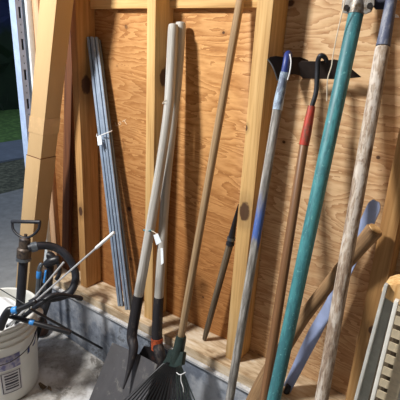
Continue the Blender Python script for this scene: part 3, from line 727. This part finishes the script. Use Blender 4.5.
MB().tube([(-0.5758, -0.007, 1.3749), (-0.5643, -0.003, 1.3616), (-0.5549, 0, 1.3456), (-0.548, 0.01, 1.3214)], .0017, 6, 3).build('blade_edge', M['clamp'], h1)

h2 = thing('garden_hoe', 'garden hoe with brown varnished handle and worn red ferrule', 'hoe', (-.38, -.30, 0))
a0, a1 = V((-0.4312, -0.03, 1.1782)), V((-0.3744, -0.2, 0.4807)); bt2 = ext(a0, a1, .0)
MB().capped([bt2, mixp(bt2, a0, .3), mixp(bt2, a0, .6), a0], [.0135, .0135, .0128, .0118], 16).build('handle', M['brown_handle'], h2)
MB().tube([(-0.4306, -0.032, 1.1707), (-0.4306, -0.026, 1.2014), (-0.4328, -0.012, 1.2689)], [.0128, .0128, .0098], 16).build('ferrule', M['red_paint'], h2)
MB().tube([(-0.4322, -0.013, 1.264), (-0.4288, -0.006, 1.304), (-0.4353, 0, 1.3521), (-0.4375, 0, 1.3782), (-0.4313, -0.004, 1.3908), (-0.4238, 0.004, 1.3885), (-0.4188, 0.012, 1.3782)], [.006, .0062, .0062, .0062, .0062, .006, .005], 12, 5).build('neck', M['hoe_neck'], h2)
MB().slab([(-0.4942, 0.012, 1.3687), (-0.4859, 0.01, 1.3753), (-0.4444, 0.011, 1.3767), (-0.4006, 0.012, 1.384), (-0.3819, 0.014, 1.3805), (-0.3359, 0.034, 1.3473), (-0.3882, 0.038, 1.338), (-0.487, 0.036, 1.3315), (-0.4933, 0.032, 1.3383), (-0.4914, 0.024, 1.35)], .0024).build('blade', M['hoe_dark'], h2)

# ------------------------------------------------------------------ hanging string
sr = MB(); sr.tube([(-0.3844, -0.02, 1.5584), (-0.3857, -0.02, 1.5136), (-0.3913, -0.02, 1.45), (-0.3942, -0.02, 1.3944), (-0.3938, -0.02, 1.3693), (-0.3984, -0.02, 1.3364), (-0.3922, -0.02, 1.2867)], .0013, 6, 6)
tag(sr.build('hanging_string', M['twine']), 'thin off-white string hanging beside the top of the teal pole', 'string')

# ------------------------------------------------------------------ teal pole
tp = thing('teal_pole', 'teal painted pole with a bolted metal clamp at its top', 'pole', (-.3, -.36, 0))
a0, a1 = V((-0.3689, 0.02, 1.4919)), V((-0.3348, -0.23, 0.5306)); bt3 = ext(a0, a1, 0)
MB().capped([bt3, mixp(bt3, a0, .3), mixp(bt3, a0, .6), a0], .0176, 20).build('pole', M['teal'], tp)
d_ = (a0 - bt3).normalized()
MB().tube([a0 - d_ * .006, a0 + d_ * .008, a0 + d_ * .03, a0 + d_ * .1], [.0185, .0205, .0195, .019], 18).build('clamp_barrel', M['grey_bracket'], tp)
for pl_ in ([(352, -8), (343.5, -6), (341.8, 8), (343.5, 13), (348, 14), (352, 11)], [(360, -8), (375, -8), (374.5, 5), (371, 12), (365, 14.5), (362, 11)]):
    MB().slab([(-0.3852, 0.016, 1.5343), (-0.4046, 0.016, 1.5305), (-0.4035, 0.016, 1.5003), (-0.3976, 0.016, 1.4894), (-0.3864, 0.016, 1.4873), (-0.378, 0.016, 1.4938)] if pl_[0][0] == 352 else
              [(-0.3666, 0.016, 1.5338), (-0.3328, 0.016, 1.533), (-0.3288, 0.016, 1.5062), (-0.3339, 0.016, 1.4916), (-0.3465, 0.016, 1.4863), (-0.357, 0.016, 1.4937)], .006).build('clamp_ear', M['grey_bracket'], tp, bevel=.0015)
for c in ((-0.3904, 0.008, 1.4985), (-0.3369, 0.008, 1.5024)):
    MB().tube([V(c), V(c) + V((.003, -.008, .002))], .0062, 8).build('bolt', M['bolt'], tp)
MB().slab([(-0.3551, 0.045, 1.5723), (-0.3107, 0.045, 1.5704), (-0.301, 0.045, 1.5108), (-0.3075, 0.045, 1.4993), (-0.3322, 0.045, 1.4994), (-0.3416, 0.045, 1.5069)], .004).build('side_blade', M['navy_blade'], tp)

# ------------------------------------------------------------------ weathered pole
wp = thing('weathered_handle', 'thick weathered tool handle with peeling paint and blue-grey metal ferrule', 'tool handle', (-.17, -.38, 0))
a0, a1 = V((-0.2859, -0.012, 1.4194)), V((-0.2124, -0.24, 0.6196)); bt4 = ext(a0, a1, 0)
MB().capped([bt4, mixp(bt4, a0, .25), mixp(bt4, a0, .5), mixp(bt4, a0, .75), a0], [.0165, .016, .0155, .0162, .0162], 18).build('handle', M['weathered'], wp)
MB().tube([mixp(a0, (-0.287, -0.01, 1.4278), .0), (-0.2873, -0.006, 1.4405), (-0.2935, 0.014, 1.5198), (-0.2966, 0.025, 1.5767)], [.0156, .0146, .0122, .0116], 16).build('ferrule', M['pole_sock'], wp)
MB().slab([(-0.2868, 0.03, 1.4907), (-0.2774, 0.03, 1.4865), (-0.2743, 0.03, 1.4814), (-0.285, 0.03, 1.4813)], .004).build('clip', M['whitetip'], wp)

# ------------------------------------------------------------------ slanting pick handle and flat bar
dh = thing('pick_handle', 'thick tan wooden pick handle slanting behind the teal and weathered poles', 'tool handle', (-0.467, -0.09, 0.3114))
pts = [(-0.2141, -0.045, 1.0045), (-0.2338, -0.045, 0.9616), (-0.2655, -0.042, 0.8923), (-0.3074, -0.04, 0.7956), (-0.3554, -0.045, 0.6776), (-0.3929, -0.06, 0.5604), (-0.4252, -0.075, 0.4453), (-0.4497, -0.085, 0.3316), (-0.4614, -0.09, 0.2594)]
MB().capped(pts, [.0215, .0195, .018, .0175, .0185, .021, .027, .032, .033], 18, 4, rd=.25, up=(0, -1, 0)).build('handle', M['diag_wood'], dh)
e0, e1 = V(pts[0]), V(pts[1]); ed = (e0 - e1).normalized()
lab(MB().tube([e0 - ed * .001, e0 + ed * .0012], .0165, 18).build('end_grain', M['seat_wood'], dh), 'pale sawn end of the handle')
fb = thing('flat_bar', 'blue-grey flat steel bar with rounded top slanting below the tan pick handle', 'steel bar', (-0.3834, -0.02, 0.3659))
cen = [(-0.243, 0.04, 1.0456), (-0.246, 0.04, 1.0281), (-0.2564, 0.04, 0.9737), (-0.2773, 0.036, 0.8562), (-0.306, 0.03, 0.7124), (-0.3361, 0.02, 0.593), (-0.3595, 0.005, 0.4833), (-0.382, -0.01, 0.3717)]
wd = [.010, .0185, .0195, .018, .016, .020, .018, .015]
rows = []
cc = catmull(cen, 4); ww = lerp_list(wd, len(cc))
for i, p in enumerate(cc):
    d = (cc[min(i + 1, len(cc) - 1)] - cc[max(i - 1, 0)]).normalized(); u = d.cross(V((.35, 1, 0)).normalized()).normalized()
    rows.append([p + u * ww[i] * k for k in (-1, -.5, 0, .5, 1)])
MB().sheet(rows, .004).build('bar', M['flat_bar'], fb, angle=50)
q0, q1 = V((-0.3769, -0.012, 0.3929)), V((-0.3814, -0.02, 0.3506)); q1 = ext(q0, q1, ztop(-.36) + .012) if False else q1
MB().capped([q0, mixp(q0, q1, .5), q1], .010, 12).build('end_cap', M['black'], fb)

# ------------------------------------------------------------------ step stool at the edge
so = thing('step_stool', 'folding step stool with pale wooden top, metal legs and perforated rail', 'step stool', (.0, -.3, 0))
yq = -.24
top = [(-0.1357, -0.24, 0.9689), (-0.1329, -0.24, 0.9793), (-0.1233, -0.24, 0.9877), (-0.1083, -0.24, 0.996), (-0.071, -0.24, 1.0131), (-0.061, -0.24, 0.9669), (-0.0955, -0.24, 0.9516), (-0.1102, -0.24, 0.9509), (-0.1244, -0.24, 0.9552), (-0.1322, -0.24, 0.9611)]
m = MB(); m.slab(top, .055); m.build('seat', M['seat_wood'], so, bevel=.006)
def legln(a, b_, w_, d_, name, mat, u=(1, 0, 0)):
    e_ = ext(a, b_, .0); return MB().bar(V(a), e_, w_, d_, u).build(name, mat, so, bevel=.0012)
legln((-0.1277, -0.272, 0.9893), (-0.1341, -0.272, 0.6967), .0065, .012, 'leg', M['alu'])
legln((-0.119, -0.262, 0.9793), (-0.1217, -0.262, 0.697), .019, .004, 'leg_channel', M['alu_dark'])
legln((-0.102, -0.285, 0.9713), (-0.1011, -0.285, 0.7288), .0075, .012, 'leg', M['white_metal'])
# perforated rail: a strip with oblong holes
r0, r1 = V((-0.0861, -0.262, 0.9556)), V((-0.0829, -0.262, 0.7227)); re = ext(r0, r1, 0); dr = (re - r0).normalized(); ur = V((1, 0, 0)); ur = (ur - dr * ur.dot(dr)).normalized()
m = MB(); Lr = (re - r0).length; pitch = (V((-0.0915, -0.262, 0.817)) - V((-0.0914, -0.262, 0.7864))).length; hl, wr, hw = pitch * .40, .046, .0105
z = 0.0; k = 0
while z + pitch < Lr:
    c = r0 + dr * z
    m.bar(c, c + dr * (pitch - hl), wr, .003, ur)
    m.bar(c + dr * (pitch - hl) - ur * (wr - .006) / 2, c + dr * pitch - ur * (wr - .006) / 2, .006, .003, ur)
    m.bar(c + dr * (pitch - hl) + ur * (wr - .021) / 2, c + dr * pitch + ur * (wr - .021) / 2, .021, .003, ur)
    z += pitch
m.build('perforated_rail', M['cream'], so, smooth=False)
MB().bar(r0 + V((0, .03, 0)), re + V((0, .03, 0)), .07, .002, ur).build('rail_backing', M['spike_wood'], so)
legln((-0.0715, -0.25, 0.9672), (-0.0557, -0.25, 0.7312), .03, .012, 'leg', M['milky'])

# ------------------------------------------------------------------ floor debris
for (px_, py_) in ((38, 386), (41, 388), (44, 387.5), (52, 357)):
    pass
for k, (p, lb_) in enumerate((((-1.3392, -0.307, 0.004), 'dark flake of bark on the floor close to the bucket'), ((-1.2994, -0.2952, 0.004), 'dark flake of bark on the floor farther from the bucket'))):
    m = MB(); vs = [V(p) + V((random.uniform(-.03, .03), random.uniform(-.012, .012), random.uniform(0, .006))) for _ in range(9)]
    bm = bmesh.new(); [bm.verts.new(v) for v in vs]; bmesh.ops.convex_hull(bm, input=bm.verts); bm.verts.index_update()
    m.add([v.co.copy() for v in bm.verts], [v.co.copy() for v in bm.verts], [tuple(v.index for v in f.verts) for f in bm.faces]); bm.free()
    tag(m.build('bark_flake', M['spike_wood']), lb_, 'bark flake', 'bark flakes on the floor')

# ------------------------------------------------------------------ light, world, camera
def area(name, loc, to, size, power, col):
    l = bpy.data.lights.new(name, 'AREA'); l.size = size; l.energy = power; l.color = col
    o = bpy.data.objects.new(name, l); o.location = loc; o.rotation_euler = (V(to) - V(loc)).to_track_quat('-Z', 'Y').to_euler(); COL.objects.link(o); return o
area('ceiling_lamp', (-1.6, -1.35, 2.5), (-.8, -.2, .8), .24, 78, (1, .975, .94))
area('fill_light', (.3, -2.4, 2.5), (-.3, 0, 1.0), .9, 7, (1, .97, .94))  # weak fill added from the other side, no fixture there
w = bpy.data.worlds.new('dusk'); scn.world = w; w.use_nodes = True
bgn = w.node_tree.nodes['Background']; bgn.inputs[0].default_value = (.62, .76, 1, 1); bgn.inputs[1].default_value = .5
cam = bpy.data.cameras.new('camera'); co = bpy.data.objects.new('camera', cam); COL.objects.link(co)
Rr, Ur, Fw = V((0.79625, 0.60273, 0.05074)), V((-0.24715, 0.24754, 0.93687)), V((-0.55211, 0.7586, -0.34606))
mw = Matrix(((Rr.x, Ur.x, -Fw.x, -.0089), (Rr.y, Ur.y, -Fw.y, -1.057), (Rr.z, Ur.z, -Fw.z, 1.4), (0, 0, 0, 1)))
co.matrix_world = mw
cam.sensor_width = 36; cam.lens = 418.79 / 400 * 36; cam.clip_start = .02; cam.clip_end = 100
scn.camera = co
scn.view_settings.view_transform = 'Standard'; scn.view_settings.look = 'None'; scn.view_settings.exposure = 0
